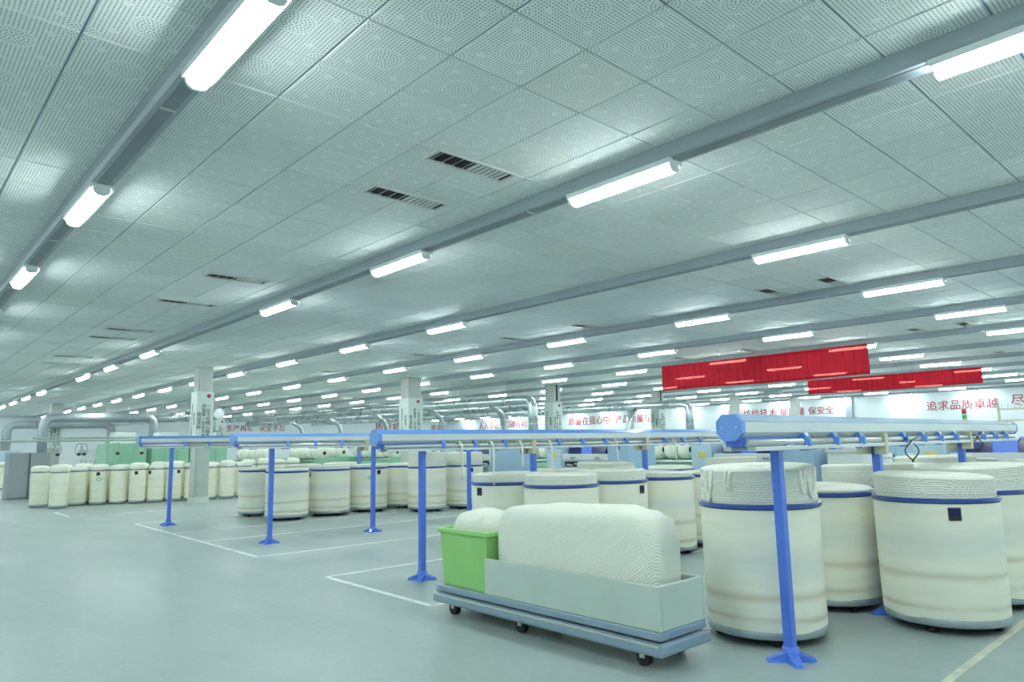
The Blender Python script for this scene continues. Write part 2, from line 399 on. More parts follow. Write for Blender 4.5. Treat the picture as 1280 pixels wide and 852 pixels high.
for ri, rx in enumerate(ROWX):
    word = ORD[ri] if ri else 'unseen'
    t = thing('lighting_trunking', f'long grey metal lighting trunking under the ceiling, {word} row counted from the camera side', 'trunking', (rx, 0, 0))
    obj('channel', MB().prism_y([(-.105, HZ + .002), (.105, HZ + .002), (.105, TB + .03), (.085, TB), (-.085, TB), (-.105, TB + .03)][::-1], Y0 + .1, Y1 - .05), M['trunk'], t)
    obj('slot_strip', MB().box(-.045, .045, Y0 + .1, Y1 - .06, TB - .006, TB + .002), M['trunk_dark'], t)
    if rx < 13:
        cl = MB().box(-.05, .05, -.014, .014, TB - .012, TB + .001, .003).mesh('clip', M['grille'])
        for y in range(0, 24): 
            if (y * 1.0) % 3.55 > 1.2: obj('clip', cl, None, t, (0, y + 1.9, 0))
    seen = 0
    for k in range(-2, 15):
        y = 3.75 + 3.55 * k
        if k == -1 and ri == 2: y = .66
        if (ri, k) in missing or y > Y1 - 1: continue
        vis = in_view((rx, y, TB), 15)
        if vis: seen += 1; lab = f'lit fluorescent ceiling lamp, {ORD[seen]} from the camera along the {word} lighting row'
        else: lab = f'lit fluorescent ceiling lamp on the {word} lighting row, {ORD[k+3]} slot, outside the view'
        L = thing('fluorescent_lamp', lab, 'lamp', (rx, y, 0), 0, 'fluorescent lamps under the ceiling' if vis else 'fluorescent lamps on row ' + word + ' out of view')
        obj('diffuser', dm, None, L)
        obj('housing', hm, None, L)
        if y < 22 and rx < 16 and vis:
            for q in cm_: obj('end_cap', q, None, L)

# ceiling vents (pairs between the lighting rows)
def vent(x, y, lab, fine=True):
    t = thing('ceiling_vent', lab, 'vent', (x, y, HZ - .001), 0, 'ceiling vents')
    w, d = .44, .115
    fr = MB()
    for a in ((-w, w, -d, -d + .02), (-w, w, d - .02, d), (-w, -w + .03, -d + .02, d - .02), (w - .03, w, -d + .02, d - .02)): fr.box(*a, -.018, .006)
    obj('frame', fr, M['grille'], t)
    obj('backing', MB().box(-w + .03, w - .03, -d + .02, d - .02, -.004, .004), M['dark'], t)  # dark sheet painted in for the shade of an uncut cavity
    n = 15
    for i in range(n):
        if i == n - 1: continue
        xx = -w + .06 + i * (2 * w - .11) / (n - 1)
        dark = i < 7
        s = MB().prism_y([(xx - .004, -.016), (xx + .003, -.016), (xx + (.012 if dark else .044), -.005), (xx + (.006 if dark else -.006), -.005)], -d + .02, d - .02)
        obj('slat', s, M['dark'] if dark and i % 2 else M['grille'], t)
for bi, bx in enumerate((3.74, 11.05, 17.85, 25.0)):
    ys = [(4.57, 'nearest'), (5.6, 'second'), (9.93, 'third'), (12.1, 'fourth'), (15.57, 'fifth'), (16.9, 'sixth'), (20.8, 'seventh'), (22.6, 'eighth')]
    if bi >= 1: ys = [(4.55, 'nearest'), (5.54, 'second'), (9.76, 'third'), (11.94, 'fourth'), (15.6, 'fifth'), (20.8, 'sixth')]
    if bi >= 2: ys = ys[:4]
    for yy, w in ys: vent(bx, yy, f'dark slatted ceiling vent, {w} from the camera in the {ORD[bi+1]} vent line')

# ------------------------------------------------------------------ columns
def column(x, y, lab, boards=True, sz=.21, topdark=False):
    t = thing('column', lab, 'column', (x, y, 0), 0, 'square columns of the hall')
    obj('shaft', MB().box(-sz, sz, -sz, sz, 0, HZ + .01, .02), M['concrete'], t)
    obj('plinth', MB().box(-sz - .02, sz + .02, -sz - .02, sz + .02, 0, .18, .01), M['plinth'], t)
    obj('conduit', MB().tube([(-sz + .06, -sz - .015, .2), (-sz + .06, -sz - .015, HZ)], .014, 6), M['plinth'], t)
    if topdark: obj('cable_slot', MB().box(-.05, .05, -sz - .006, -sz + .01, 3.3, HZ), M['dark'], t)
    if boards:
        a = sz + .035
        b1 = obj('poster_board', MB().box(-a, a, -a, -sz, 1.75, 3.22, .004), M['poster'], t)
        b2 = obj('poster_board', MB().box(-a, -sz, -sz, a, 1.75, 3.22, .004), M['poster'], t)
        for n, (s, dx) in enumerate((('一丝不苟精心操作', .10), ('质量第一安全为本', -.03), ('精益求精', -.16))):
            o = obj('lettering', curve_text(s, .13, M['ink'], .002, True), None, b1, (dx * sz / .21, -a - .002, 2.36)); o.rotation_euler = FACE_Y.to_euler()
        for s, dy in (('安全生产人人有责', .09), ('质量第一', -.09)):
            o = obj('lettering', curve_text(s, .13, M['ink'], .002, True), None, b2, (-a - .002, dy * sz / .21, 2.36)); o.rotation_euler = FACE_X.to_euler()
        obj('red_emblem', MB().tube([(.10, -a + .001, 3.1), (.10, -a - .006, 3.1)], .06, 14), M['red_ink'], b1)
    return t
column(7.25, 21.6, 'grey square column behind the row of cream cans, white poster boards on it')
column(14.45, 21.3, 'second grey square column from the cream cans, white poster boards and wide shaft', sz=.27)
column(21.5, 21.0, 'third grey square column, dark slot above its poster boards', topdark=True, sz=.24)
column(28.65, 20.8, 'fourth grey square column, dark slot above poster boards, beside the far duct elbow', topdark=True, sz=.22)
column(35.0, 20.3, 'grey square column seen just above the blue end cap of the nearest rail', False)
column(40.2, 19.4, 'grey square column standing closest to the slogan wall', False)
column(7.0, 42.3, 'far grey square column behind the grey ducts near the end wall', sz=.25)
column(14.9, 41.5, 'far grey square column half hidden by the poster column in front')
struct('trim_1', MB().box(42.85, 43, 17.2, 17.6, 0, HZ), M['trunk'])
struct('trim_2', MB().box(42.85, 43, 33.5, 33.9, 0, HZ), M['trunk'])

# ------------------------------------------------------------------ wall slogans
def slogan(s, a, b, z, wall, lab):
    if wall == 'x': c, wdt, rot, loc = (a + b) / 2, abs(a - b), FACE_X, (42.985, (a + b) / 2, z)
    else: c, wdt, rot, loc = (a + b) / 2, abs(a - b), FACE_Y, ((a + b) / 2, 56.985, z)
    n = len(s)
    o = obj('wall_slogan', curve_text(s, wdt / n * .95, M['red_ink'], .012, spacing=1.05), None, None, loc)
    o.rotation_euler = rot.to_euler(); tag(o, lab, 'slogan', 'red slogans on the walls')
slogan('追求品质卓越', 13.35, 9.85, 3.1, 'x', 'red slogan of six characters on the wall behind the tower light')
slogan('尽显', 9.4, 8.1, 3.2, 'x', 'red slogan cut by the frame edge beside the six character slogan')
slogan('学习纺纱技术', 25.6, 21.9, 3.15, 'x', 'red slogan partly hidden by the column over the nearest rail end')
slogan('提质量', 21.8, 20.1, 3.15, 'x', 'short red slogan in front of the last column, beside three others')
slogan('保安全', 19.95, 18.3, 3.15, 'x', 'red slogan of three characters beside the last column, over the nearest rail')
slogan('质量在我心中', 40.3, 35.7, 3.2, 'x', 'red slogan of six characters on the wall beside the third column')
slogan('产品质量在我手', 35.3, 30.4, 3.2, 'x', 'red slogan of seven characters between third and fourth columns')
slogan('人人讲企业口碑有利', 52.0, 45.2, 3.2, 'x', 'faint red slogan on the wall left of the duct elbow')
slogan('生产再忙', 21.0, 23.3, 3.15, 'y', 'red slogan of four characters on the end wall, closest to the poster column')
slogan('安全不忘', 23.7, 26.0, 3.15, 'y', 'red slogan of four characters on the end wall, second from the poster column')
slogan('质量抓产', 34.6, 38.5, 3.2, 'y', 'red slogan on the end wall left of the second column')
slogan('抓文化', 41.0, 43.0, 3.2, 'y', 'red slogan on the end wall right of the second column')

# ------------------------------------------------------------------ red banners hung from the ceiling
def banner(x, y0, y1, zb, zt, lab):
    t = thing('red_banner', lab, 'banner', (x, 0, 0))
    mb = MB(); ny, nz = 70, 6; vs = []; fs = []
    for i in range(ny + 1):
        for j in range(nz + 1):
            y = y0 + (y1 - y0) * i / ny; z = zb + (zt - zb) * j / nz
            dx = .018 * math.sin(y * 5.1) * (1 - j / nz) + .008 * math.sin(y * 17 + z * 3) * (1 - .6 * j / nz)
            vs.append((dx, y, z + .012 * math.sin(y * 1.3) * (1 - j / nz)))
    for i in range(ny):
        for j in range(nz):
            a = i * (nz + 1) + j; fs.append((a, a + 1, a + nz + 2, a + nz + 1))
    mb.add(vs, fs, True)
    c = obj('cloth', mb, M['banner'], t)
    sm = c.modifiers.new('thickness', 'SOLIDIFY'); sm.thickness = .003
    obj('top_rod', MB().tube([(0, y0 - .03, zt), (0, y1 + .03, zt)], .012, 6), M['sig_red'], t)
    for s in (0, .33, .67, 1):
        y = y0 + (y1 - y0) * s; obj('cord', MB().tube([(0, y, zt), (0, y, HZ + .01)], .004, 5), M['grille'], t)
banner(16.8, 6.28, 11.98, 2.95, 3.65, 'long red cloth banner hanging from the ceiling, the nearer and higher looking one')
banner(24.0, 5.85, 11.06, 3.02, 3.5, 'long red cloth banner hanging farther back, lower and partly behind the nearer one')

# ------------------------------------------------------------------ sliver cans
CR, CHT = .462, 1.02
def lathe_mesh(name, prof, m, seg, wob=None): return MB().lathe(prof, seg, wob=wob).mesh(name, m)
wobble = lambda a, z: .006 * math.sin(2 * a + z * 3) + .003 * math.sin(5 * a)
BODY = [lathe_mesh('can_body', [(.452, .085), (.457, .12), (.46, .3), (CR, .6), (CR, .85), (.464, 1.0)], M['can'], 56, lambda a, z, p=p: .006 * math.sin(2 * a + p + z * 2.5) + .003 * math.sin(5 * a + 2 * p)) for p in (0, 1.7, 3.9)]
RIM = lathe_mesh('rim', [(.46, 1.006), (.472, 1.009), (.477, 1.014), (.477, 1.021), (.4725, 1.0245), (.477, 1.028), (.477, 1.036), (.471, 1.042), (.462, 1.044), (.452, 1.036), (.452, 1.0)], M['blue_rim'], 56)
BAND = lathe_mesh('base_band', [(.40, .062), (.455, .062), (.4585, .07), (.4585, .118), (.452, .122)], M['band'], 56)
PLATE = lathe_mesh('base_plate', [(0, .045), (.40, .045), (.43, .05), (.43, .066)], M['black'], 40)
CAST = MB().lathe([(.0, 0), (.03, 0), (.036, .012), (.036, .03), (.02, .048)], 10).mesh('castor', M['black'])
TAGM = MB().box(-.045, .045, -.006, .006, -.05, .05, .003).mesh('tag', M['dark'])
TAGF = MB().box(-.036, .036, -.0085, -.005, -.012, .036).mesh('tag_window', M['navy'])
def mound_mesh(h, seed, fine=True):
    rnd = random.Random(seed); prof = []
    ph = [rnd.uniform(0, 6.28) for _ in range(4)]
    n = max(2, int(round((h + .06) / .019))); step = (h + .06) / n; z0 = .98; R = .448
    for i in range(n):
        z = z0 + i * step; off = rnd.uniform(-.004, .003)
        prof += [(R + off - .006, z + .001), (R + off + .002, z + step * .3), (R + off + .002, z + step * .7)]
    zt = z0 + n * step
    prof += [(R - .008, zt + .004), (R - .03, zt + .013)]
    r = R - .03; k = 0
    while r > .15:
        r -= .018; prof.append((r, zt + (.010 if k % 2 else .017) - .012 * (R - r))); k += 1
    prof += [(.125, zt - .005), (.11, zt - .04), (.09, zt - .055), (0.0, zt - .058)]
    w = lambda a, z: (.006 * math.sin(3 * a + ph[0] + z * 9) + .004 * math.sin(7 * a + ph[1] - z * 20)) * (1 if z > 1.03 else .2)
    me = lathe_mesh('sliver', prof, M['sliver'], 72 if fine else 40, w)
    # tilt the top a little so mounds are not perfect
    ax, ay = rnd.uniform(-.03, .03), rnd.uniform(-.03, .03)
    for v in me.vertices:
        f = max(0, (v.co.z - 1.02) / max(.05, h)); v.co.z += f * (ax * v.co.x + ay * v.co.y)
    return me
def big_can(x, y, mound, lab, tagang=None, emblem=None, strands=0, grp='large white sliver cans by the rails'):
    t = thing('sliver_can', lab, 'can', (x, y, 0), random.uniform(-.5, .5), grp)
    rz = t.rotation_euler.z
    obj('can_body', random.choice(BODY), None, t)
    obj('rim', RIM, None, t); obj('base_band', BAND, None, t); obj('base_plate', PLATE, None, t)
    for q in range(4):
        a = q * PI / 2 + .5; obj('castor', CAST, None, t, (.36 * math.cos(a), .36 * math.sin(a), 0))
    obj('sliver', mound_mesh(mound, hash((round(x * 100), round(y * 100))) % 9999), None, t)
    view = math.atan2(-y, -x)                       # the side that faces the aisle
    if tagang is not None:
        a = view + tagang - rz; g = obj('tag', TAGM, None, t, (.466 * math.cos(a), .466 * math.sin(a), .925), a + PI / 2, 'dark square tag'); obj('tag_window', TAGF, None, g)
    if emblem is not None:
        a = view + emblem - rz; pts = [(.465 + .004, .052 * math.cos(2 * PI * q / 24), .80 + .034 * math.sin(2 * PI * q / 24)) for q in range(25)]
        e = obj('printed_emblem', MB().tube(pts, .006, 5, False), M['green_ink'], t, (0, 0, 0), a, 'green oval emblem')
        obj('emblem_mark', MB().box(.464, .471, -.012, .012, .785, .815, .002), M['green_ink'], e)
    if strands:
        for q in range(strands):
            a = view - rz + (-.95, 1.05, .8, -.5, .4)[q]; rr = .462; top = 1.03 + mound; w = (.10, .16, .05, .05, .03)[q]
            pts = []
            for i in range(13):
                f = i / 12; aa = a + (f - .5) * w * 2
                pts.append((rr * math.cos(aa) * (1 - .06 * (f in (0, 1))), rr * math.sin(aa), top - (1 - (2 * f - 1) ** 2) * (mound * (.95 - .12 * q)) + .006))
            obj('loose_sliver', MB().tube(pts, .013, 7), M['sliver'], t)
    return t
big_can(6.75, 2.10, .165, 'large white sliver can with a dark square tag, foremost under the nearest blue rail', .28)
big_can(5.45, 3.00, .27, 'large white sliver can behind the nearest blue post, tall sliver heap with loops draped over', strands=5)
big_can(6.85, 3.10, .03, 'large white sliver can filled only to its blue rim, between foremost tall ones')
big_can(7.85, 2.12, .20, 'large white sliver can directly behind the foremost tagged can, heaped high')
big_can(8.95, 2.10, .13, 'large white sliver can third in the line of the foremost tagged can')
big_can(10.05, 2.10, .13, 'large white sliver can fourth in the line of the foremost tagged can')
big_can(11.10, 2.10, .16, 'large white sliver can last in the line of the foremost tagged can, by the machine')
big_can(7.95, 3.10, .20, 'large white sliver can heaped high, just behind the can filled to its rim')
big_can(9.05, 3.12, .15, 'large white sliver can second behind the can filled to its rim')
big_can(10.10, 3.10, .23, 'large white sliver can third behind the can filled to its rim')
big_can(11.15, 3.12, .18, 'large white sliver can by the nearest machine, last behind the can filled to its rim')
big_can(6.40, 6.15, .11, 'large white sliver can with wide ring of sliver, foremost at the second rail')
big_can(7.42, 6.18, .12, 'large white sliver can with a dark tag at its edge, second at the second rail', .95)
big_can(8.42, 6.12, .06, 'large white sliver can filled just over its rim, third at the second rail')
big_can(9.42, 6.10, .03, 'large white sliver can filled to its rim, fourth at the second rail')
big_can(6.45, 7.23, .10, 'large white sliver can with a tag on its edge, behind the white trolley load', -.85)
big_can(7.55, 7.28, .11, 'large white sliver can behind the wide ring of sliver at the second rail')
big_can(8.62, 7.30, .17, 'large white sliver can heaped high, in the rear line under the second rail')
big_can(10.60, 7.55, .03, 'large white sliver can filled to its rim, before the lap rolls')
big_can(11.40, 6.75, .17, 'large white sliver can heaped high, standing before the second pale blue machine')
big_can(6.92, 15.0, .03, 'large white sliver can with a dark tag, foremost behind the post of the third rail', -.75)
big_can(8.0, 15.1, .06, 'large white sliver can with a tag at its edge, second in the grey banded row', -1.25)
big_can(9.08, 15.2, .05, 'large white sliver can with green oval emblem, third in the grey banded row', .55, .1)
big_can(10.15, 15.35, .05, 'large white sliver can half hidden, last in the grey banded row')
big_can(6.9, 16.45, .04, 'large white sliver can half hidden behind the foremost can of the grey banded row')
big_can(8.0, 16.5, .07, 'large white sliver can behind the grey banded row, second from the cream cans')
big_can(9.1, 16.6, .08, 'large white sliver can behind the grey banded row, third from the cream cans')
big_can(10.0, 14.05, .33, 'large white sliver can with tall sliver heap behind the second post of the third rail')
big_can(11.05, 13.92, .29, 'large white sliver can with tall heap and dark tag, last before the pale blue machine', .35)
# narrow cream cans by the poster column
NB = [lathe_mesh('can_body', [(.222, .06), (.226, .1), (.229, .5), (.231, .98)], M['can_cream'], 32, lambda a, z, p=p: .008 * math.sin(2 * a + p)) for p in (0, 2)]
NR = lathe_mesh('rim', [(.229, .965), (.237, .97), (.239, .985), (.237, 1.0), (.228, 1.004), (.222, .99)], M['trunk_dark'], 32)
NBD = lathe_mesh('base_band', [(0, .012), (.21, .012), (.228, .02), (.231, .05), (.228, .085), (.222, .088)], M['band'], 32)
def puff(h, seed):
    rnd = random.Random(seed); p = [rnd.uniform(0, 6.28) for _ in range(3)]
    prof = [(.215, .97), (.226, 1.0), (.236, 1.0 + h * .3), (.232, 1.0 + h * .6), (.20, 1.0 + h * .85), (.13, 1.0 + h * .97), (.06, 1.0 + h), (0, 1.0 + h * .98)]
    return lathe_mesh('sliver', prof, M['sliver'], 26, lambda a, z: .05 * math.sin(3 * a + p[0] + z * 7) + .035 * math.sin(5 * a + p[1]))
PUFF = [puff(h, i) for i, h in enumerate((.10, .17, .2, .14, .19))]
def small_can(x, y, k, lab, tagang=None, emblem=False, shell=0):
    t = thing('narrow_can', lab, 'can', (x, y, 0), random.uniform(0, 6), 'narrow cream cans by the column'); rz = t.rotation_euler.z
    obj('can_body', NB[k % 2], None, t); obj('rim', NR, None, t); obj('base_band', NBD, None, t); obj('sliver', PUFF[k % 5], None, t)
    view = math.atan2(-y, -x)
    if tagang is not None:
        a = view + tagang - rz; obj('tag', TAGM, None, t, (.236 * math.cos(a), .236 * math.sin(a), .89), a + PI / 2, 'dark square tag')
    if emblem:
        a = view - rz; pts = [(.236, .06 * math.cos(2 * PI * q / 20), .74 + .045 * math.sin(2 * PI * q / 20)) for q in range(21)]
        obj('printed_emblem', MB().tube(pts, .007, 5, False), M['green_ink'], t, (0, 0, 0), a, 'green oval emblem')
front = [(4.06, 23.3, 2), (4.65, 24.0, 0), (5.14, 23.82, 1), (5.62, 23.62, 3), (6.09, 23.42, 4), (6.56, 23.3, 0), (7.05, 23.25, 2), (7.56, 23.1, 3), (8.02, 22.95, 0), (8.5, 22.8, 4), (9.0, 22.7, 3)]
for n, (x, y, k) in enumerate(front):
    lab = ['narrow cream can standing out at the free end of the front row, tallest sliver puff'][0] if n == 0 else f'narrow cream can, {ORD[n]} after the end can in the front row by the column'
    if n == 2: lab = 'narrow cream can with a tag and a green oval emblem, in the front row'
    small_can(x, y, k, lab, {2: -.1, 4: -.2, 5: -.8, 6: .6}.get(n), n == 2)
for n in range(11):
    x = 3.86 + n * .5; y = 24.68 - n * .10 - (.45 if n == 0 else 0)
    small_can(x - (.12 if n == 0 else 0), y, (n * 3 + 1) % 5, f'narrow cream can in the rear row by the column, {ORD[n+1]} from the grey cabinets')
small_can(4.25, 37.2, 1, 'narrow cream can standing alone far beyond the grey cabinets')
for n in range(5): small_can(9.5 + n * .5, 24.9 - n * .1, n, f'narrow cream can in the rear beyond the column, {ORD[n+1]} from it')

# ------------------------------------------------------------------ creel rails with posts
OCT = [(-.045, .0), (.045, .0), (.09, .05), (.09, .12), (.045, .165), (-.045, .165), (-.09, .12), (-.09, .05)]
def foot_mb():
    mb = MB().lathe([(.0, .10), (.055, .10), (.06, .05), (.06, .012), (0, .012)], 16)
    for q in range(4):
        a = q * PI / 2 + PI / 4; ca, sa = math.cos(a), math.sin(a)
        def P(r, w, z): return (r * ca - w * sa, r * sa + w * ca, z)
        v = [P(.02, -.045, 0), P(.02, .045, 0), P(.17, .03, 0), P(.17, -.03, 0), P(.02, -.04, .075), P(.02, .04, .075), P(.16, .022, .022), P(.16, -.022, .022)]
        mb.add(v, [(0, 1, 2, 3), (4, 7, 6, 5), (0, 4, 5, 1), (1, 5, 6, 2), (2, 6, 7, 3), (3, 7, 4, 0)])
    return mb
FOOT = foot_mb().mesh('foot', M['blue'])
POST = MB().box(-.034, .034, -.034, .034, .09, 1.475, .005).mesh('post', M['blue'])
BOLT = MB().lathe([(0, .034), (.012, .034), (.014, .02)], 6, False).mesh('bolt', M['silver'])
CLAMP = MB().box(-.026, .026, -.03, .03, -.07, .05, .008).box(-.016, .016, -.055, -.02, -.035, .03, .006).box(-.03, .03, -.02, .02, .04, .062, .004).mesh('guide_clamp', M['blue_light'])
BLOCK = MB().box(-.035, .035, -.05, .05, -.13, .05, .004).mesh('support_block', M['beige'])
PIN = MB().tube([(0, 0, 0), (0, 0, .075)], .006, 6).mesh('guide_pin', M['silver'])
def rail(y, z, xs, xe, posts, lab, top_m='blue_light'):
    t = thing('creel_rail', lab, 'rail', (xs, y, 0))
    L = xe - xs
    obj('beam', MB().prism_x([(a, z + b) for a, b in OCT], .04, L), M['beam'], t)
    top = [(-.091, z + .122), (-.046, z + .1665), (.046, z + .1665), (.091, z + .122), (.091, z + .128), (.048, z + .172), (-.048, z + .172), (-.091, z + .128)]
    obj('top_cover', MB().prism_x(top[::-1], .045, L), M[top_m], t)
    cap = [(a * 1.06, z + .0825 + (b - .0825) * 1.08) for a, b in OCT]
    c = obj('end_cap', MB().prism_x(cap, 0, .05), M['blue_light'], t, label='blue octagonal end cap')
    for a in (-.055, .055): obj('screw', MB().tube([(-.004, a, z + .085), (.002, a, z + .085)], .006, 8), M['chrome'], c)
    obj('end_cap', MB().prism_x(cap, L, L + .05), M['blue_light'], t)
    obj('under_cover', MB().prism_x([(-.06, z - .045), (.06, z - .045), (.075, z + .012), (-.075, z + .012)], .06, .95), M['blue'], t, label='short blue cover plate')
    for s in (-1, 1):
        obj('roller_tube', MB().tube([(.08, s * .075, z - .022), (L - .1, s * .075, z - .022)], .026, 12), M['silver'], t)
    obj('lower_channel', MB().box(.12, L - .1, -.12, -.06, z - .078, z - .048, .004), M['beam'], t)
    obj('lower_channel', MB().box(.12, L - .1, .06, .12, z - .078, z - .048, .004), M['beam'], t)
    for n, px in enumerate(posts):
        p = obj('post', POST, None, t, (px - xs, 0, 0)); p.scale.z = (z - .06) / 1.475
        obj('foot', FOOT, None, p); obj('collar_bolt', BOLT, None, p, (-.034, 0, .06))
        obj('bracket', MB().box(px - xs - .05, px - xs + .05, -.11, .11, z - .068, z - .042, .004), M['blue'], t)
    x = xs + .9; n = 0
    while x < xe - .3:
        if n % 5 == 3: obj('support_block', BLOCK, None, t, (x - xs, -.075, z - .02)); obj('support_block', BLOCK, None, t, (x - xs, .075, z - .02))
        else:
            obj('guide_clamp', CLAMP, None, t, (x - xs, -.085, z - .02)); o = obj('guide_clamp', CLAMP, None, t, (x - xs, .085, z - .02), PI)
            for dx in (.10, .19): obj('guide_pin', PIN, None, t, (x - xs + dx, -.075, z))
        x += .5; n += 1
    return t
rail(2.53, 1.535, 4.27, 11.3, (4.9, 6.75, 9.2), 'creel rail nearest the camera, silver beam with blue octagonal end cap on blue posts', 'painted_sheen')
rail(6.97, 1.55, 4.23, 11.4, (4.89, 6.72, 9.2), 'second creel rail, blue topped silver beam with sliver strands hanging')
rail(11.45, 1.61, 4.33, 11.4, (5.0, 6.94, 9.2), 'third creel rail, blue topped beam with post in the marked bay')
rail(15.87, 1.66, 4.08, 11.4, (4.75, 6.9, 9.2), 'farthest creel rail, blue topped beam ending beside the poster column')
# cables looped on the nearest rail
def loop(x, y, z, r, lab):
    pts = [(x + r * math.sin(a) * 1.2, y + .02 * math.sin(3 * a), z - r + r * math.cos(a)) for a in [i * 2 * PI / 26 for i in range(27)]]
    pts = [(x - .18, y, z + .02), (x - .06, y, z + .005)] + pts + [(x + .2, y, z + .03)]
    tag(obj('cable_loop', MB().tube(pts, .006, 6), M['black']), lab, 'cable', 'black cables on the nearest rail')
loop(7.25, 2.40, 1.50, .10, 'black cable loop hanging under the nearest rail between two clamps')
loop(9.35, 2.40, 1.52, .09, 'black cable loop hanging under the nearest rail by the rearmost post')
# hanging sliver strands
def strand(x, y, zt, l, lab, dx=0):
    pts = [(x, y + .05, zt - .03), (x, y, zt), (x + .01, y - .03, zt - .04)] + [(x + .012 + dx * f, y - .034, zt - .04 - l * f) for f in (.25, .5, .75, 1)]
    tag(obj('sliver_strand', MB().tube(pts, .011, 6), M['sliver']), lab, 'strand', 'sliver strands hanging from the rails')
for n, (x, l) in enumerate(((5.35, .42), (5.85, .5), (6.35, .3), (6.9, .52), (8.3, .3), (9.8, .35))):
    strand(x, 6.83, 1.57, l, f'white sliver strand hanging from the second rail, {ORD[n+1]} from its end cap')
for n, (x, l) in enumerate(((8.4, .35), (9.6, .4))):
    strand(x, 11.3, 1.6, l, f'white sliver strand hanging from the third rail, {ORD[n+1]} from its end cap')

# ------------------------------------------------------------------ draw frames at the rail ends
def draw_frame(y, lab, tower=False):
    t = thing('draw_frame', lab, 'machine', (12.4, y, 0), 0, 'pale blue draw frames')
    obj('base_body', MB().box(0, .9, -.75, .75, 0, 1.22, .01), M['pale_blue'], t)
    obj('side_cabinet', MB().box(-.05, .9, .75, 1.22, 0, 1.47, .012), M['pale_blue'], t)
    sc = obj('side_cabinet', MB().box(-.1, .9, -1.32, -.75, 0, 1.52, .012), M['mid_blue'], t, label='grey blue control cabinet')
    obj('handle', MB().box(-.115, -.098, -1.1, -1.07, 1.36, 1.47, .003), M['ink'], sc)
    hood = obj('blue_hood', MB().prism_y([(.02, 1.27), (.9, 1.27), (.9, 1.5), (.25, 1.5), (.06, 1.44)], -.16, .16), M['blue'], t)
    for s in (-1, 1): obj('dark_window', MB().prism_y([(.03, 1.26), (.88, 1.26), (.88, 1.48), (.25, 1.48), (.07, 1.42)], s * .37 - .205, s * .37 + .205), M['navy'], t)
    obj('bezel', MB().box(-.03, .02, -.7, .72, 1.12, 1.27, .006), M['white_panel'], t)
    for s in (-.38, .38): obj('dial', MB().box(-.04, -.026, s - .07, s + .07, 1.15, 1.2, .004), M['grey_panel'], t)
    obj('draft_slot', MB().box(-.012, .02, -.66, .66, .98, 1.09, .004), M['dark'], t)
    for k in range(5): obj('draft_roller', MB().tube([(-.02, -.6 + k * .25, 1.0 + .02 * (k % 2)), (-.02, -.42 + k * .25, 1.02 + .02 * (k % 2))], .022, 8), M['silver'], t)
    obj('feed_table', MB().box(-.5, -.01, -.6, .6, .93, .96, .004), M['silver'], t)
    obj('sticker', MB().box(-.056, -.049, .88, 1.06, 1.18, 1.3), M['yellow'], t, label='yellow warning sticker')
    for s in (-.5, .5): obj('table_leg', MB().box(-.48, -.44, s - .02, s + .02, 0, .93), M['silver'], t)
    if tower:
        p = obj('tower_light', MB().tube([(.3, .55, 1.22), (.3, .55, 1.72)], .012, 8), M['silver'], t)
        for k, (mm, lb) in enumerate((('sig_amber', 'amber lens'), ('sig_green', 'green lens'), ('sig_red', 'red lens'))):
            obj('lens', MB().tube([(.3, .55, 1.72 + k * .075), (.3, .55, 1.793 + k * .075)], .034, 12), M[mm], p, label=lb)
    return t
draw_frame(2.85, 'pale blue draw frame carrying a three coloured tower light, at the nearest rail', True)
draw_frame(6.98, 'pale blue draw frame with blue hood at the end of the second rail')
draw_frame(11.1, 'pale blue draw frame with blue hood and yellow sticker ending the third rail')
draw_frame(15.2, 'pale blue draw frame at the end of the farthest rail, above the tall heaped cans')
# things standing between the draw frames
t = thing('covered_crate', 'grey covered crate standing between two draw frames', 'crate', (12.75, 5.22, 0), .05)
obj('crate_body', MB().box(-.3, .3, -.3, .3, .02, 1.28, .03), M['white_panel'], t); obj('crate_lid', MB().box(-.32, .32, -.32, .32, 1.27, 1.36, .015), M['grille'], t)
for n, (x, y) in enumerate(((14.6, 5.95), (14.9, 5.55))):
    t = thing('white_drum', f'tall white drum beside the covered crate, {("nearer","farther")[n]} of two', 'drum', (x, y, 0))
    obj('drum_body', MB().lathe([(0, 0), (.22, 0), (.235, .03), (.235, 1.2), (.22, 1.22), (0, 1.22)], 24), M['white_panel'], t)
    obj('drum_hoop', MB().lathe([(.236, 1.1), (.242, 1.11), (.242, 1.14), (.236, 1.15)], 24), M['grille'], t)
def long_cabinet(x, y0, y1, h, m, lab, n=3):
    t = thing('machine_cabinet', lab, 'machine', (x, (y0 + y1) / 2, 0)); d = (y1 - y0) / 2
    obj('cabinet_body', MB().box(0, .8, -d, d, 0, h, .015), M[m], t)
    obj('top_plate', MB().box(-.04, .84, -d - .02, d + .02, h, h + .05, .01), M['white_panel'], t)
    for k in range(n):
        w = 2 * d / n; dd = obj('door', MB().box(-.02, .0, -d + k * w + .02, -d + (k + 1) * w - .02, .15, h - .08, .004), M[m], t)
        obj('handle', MB().box(-.035, -.018, -d + k * w + .06, -d + k * w + .09, h * .55, h * .68, .003), M['ink'], dd)
    return t
long_cabinet(15.2, 4.1, 5.1, 1.15, 'white_panel', 'low white machine cabinet seen below the nearest rail')
long_cabinet(24.0, 24, 28, 1.5, 'pale_blue', 'long pale blue machine far behind the third column', 5)
long_cabinet(24.0, 13, 17, 1.45, 'pale_blue', 'long pale blue machine far behind the lap rolls', 5)
long_cabinet(24.0, 6, 10, 1.45, 'mid_blue', 'long grey blue machine far behind the second draw frame', 5)
long_cabinet(28.0, 32, 37, 1.6, 'white_panel', 'long white machine near the slogan wall, farthest of the cabinets', 5)

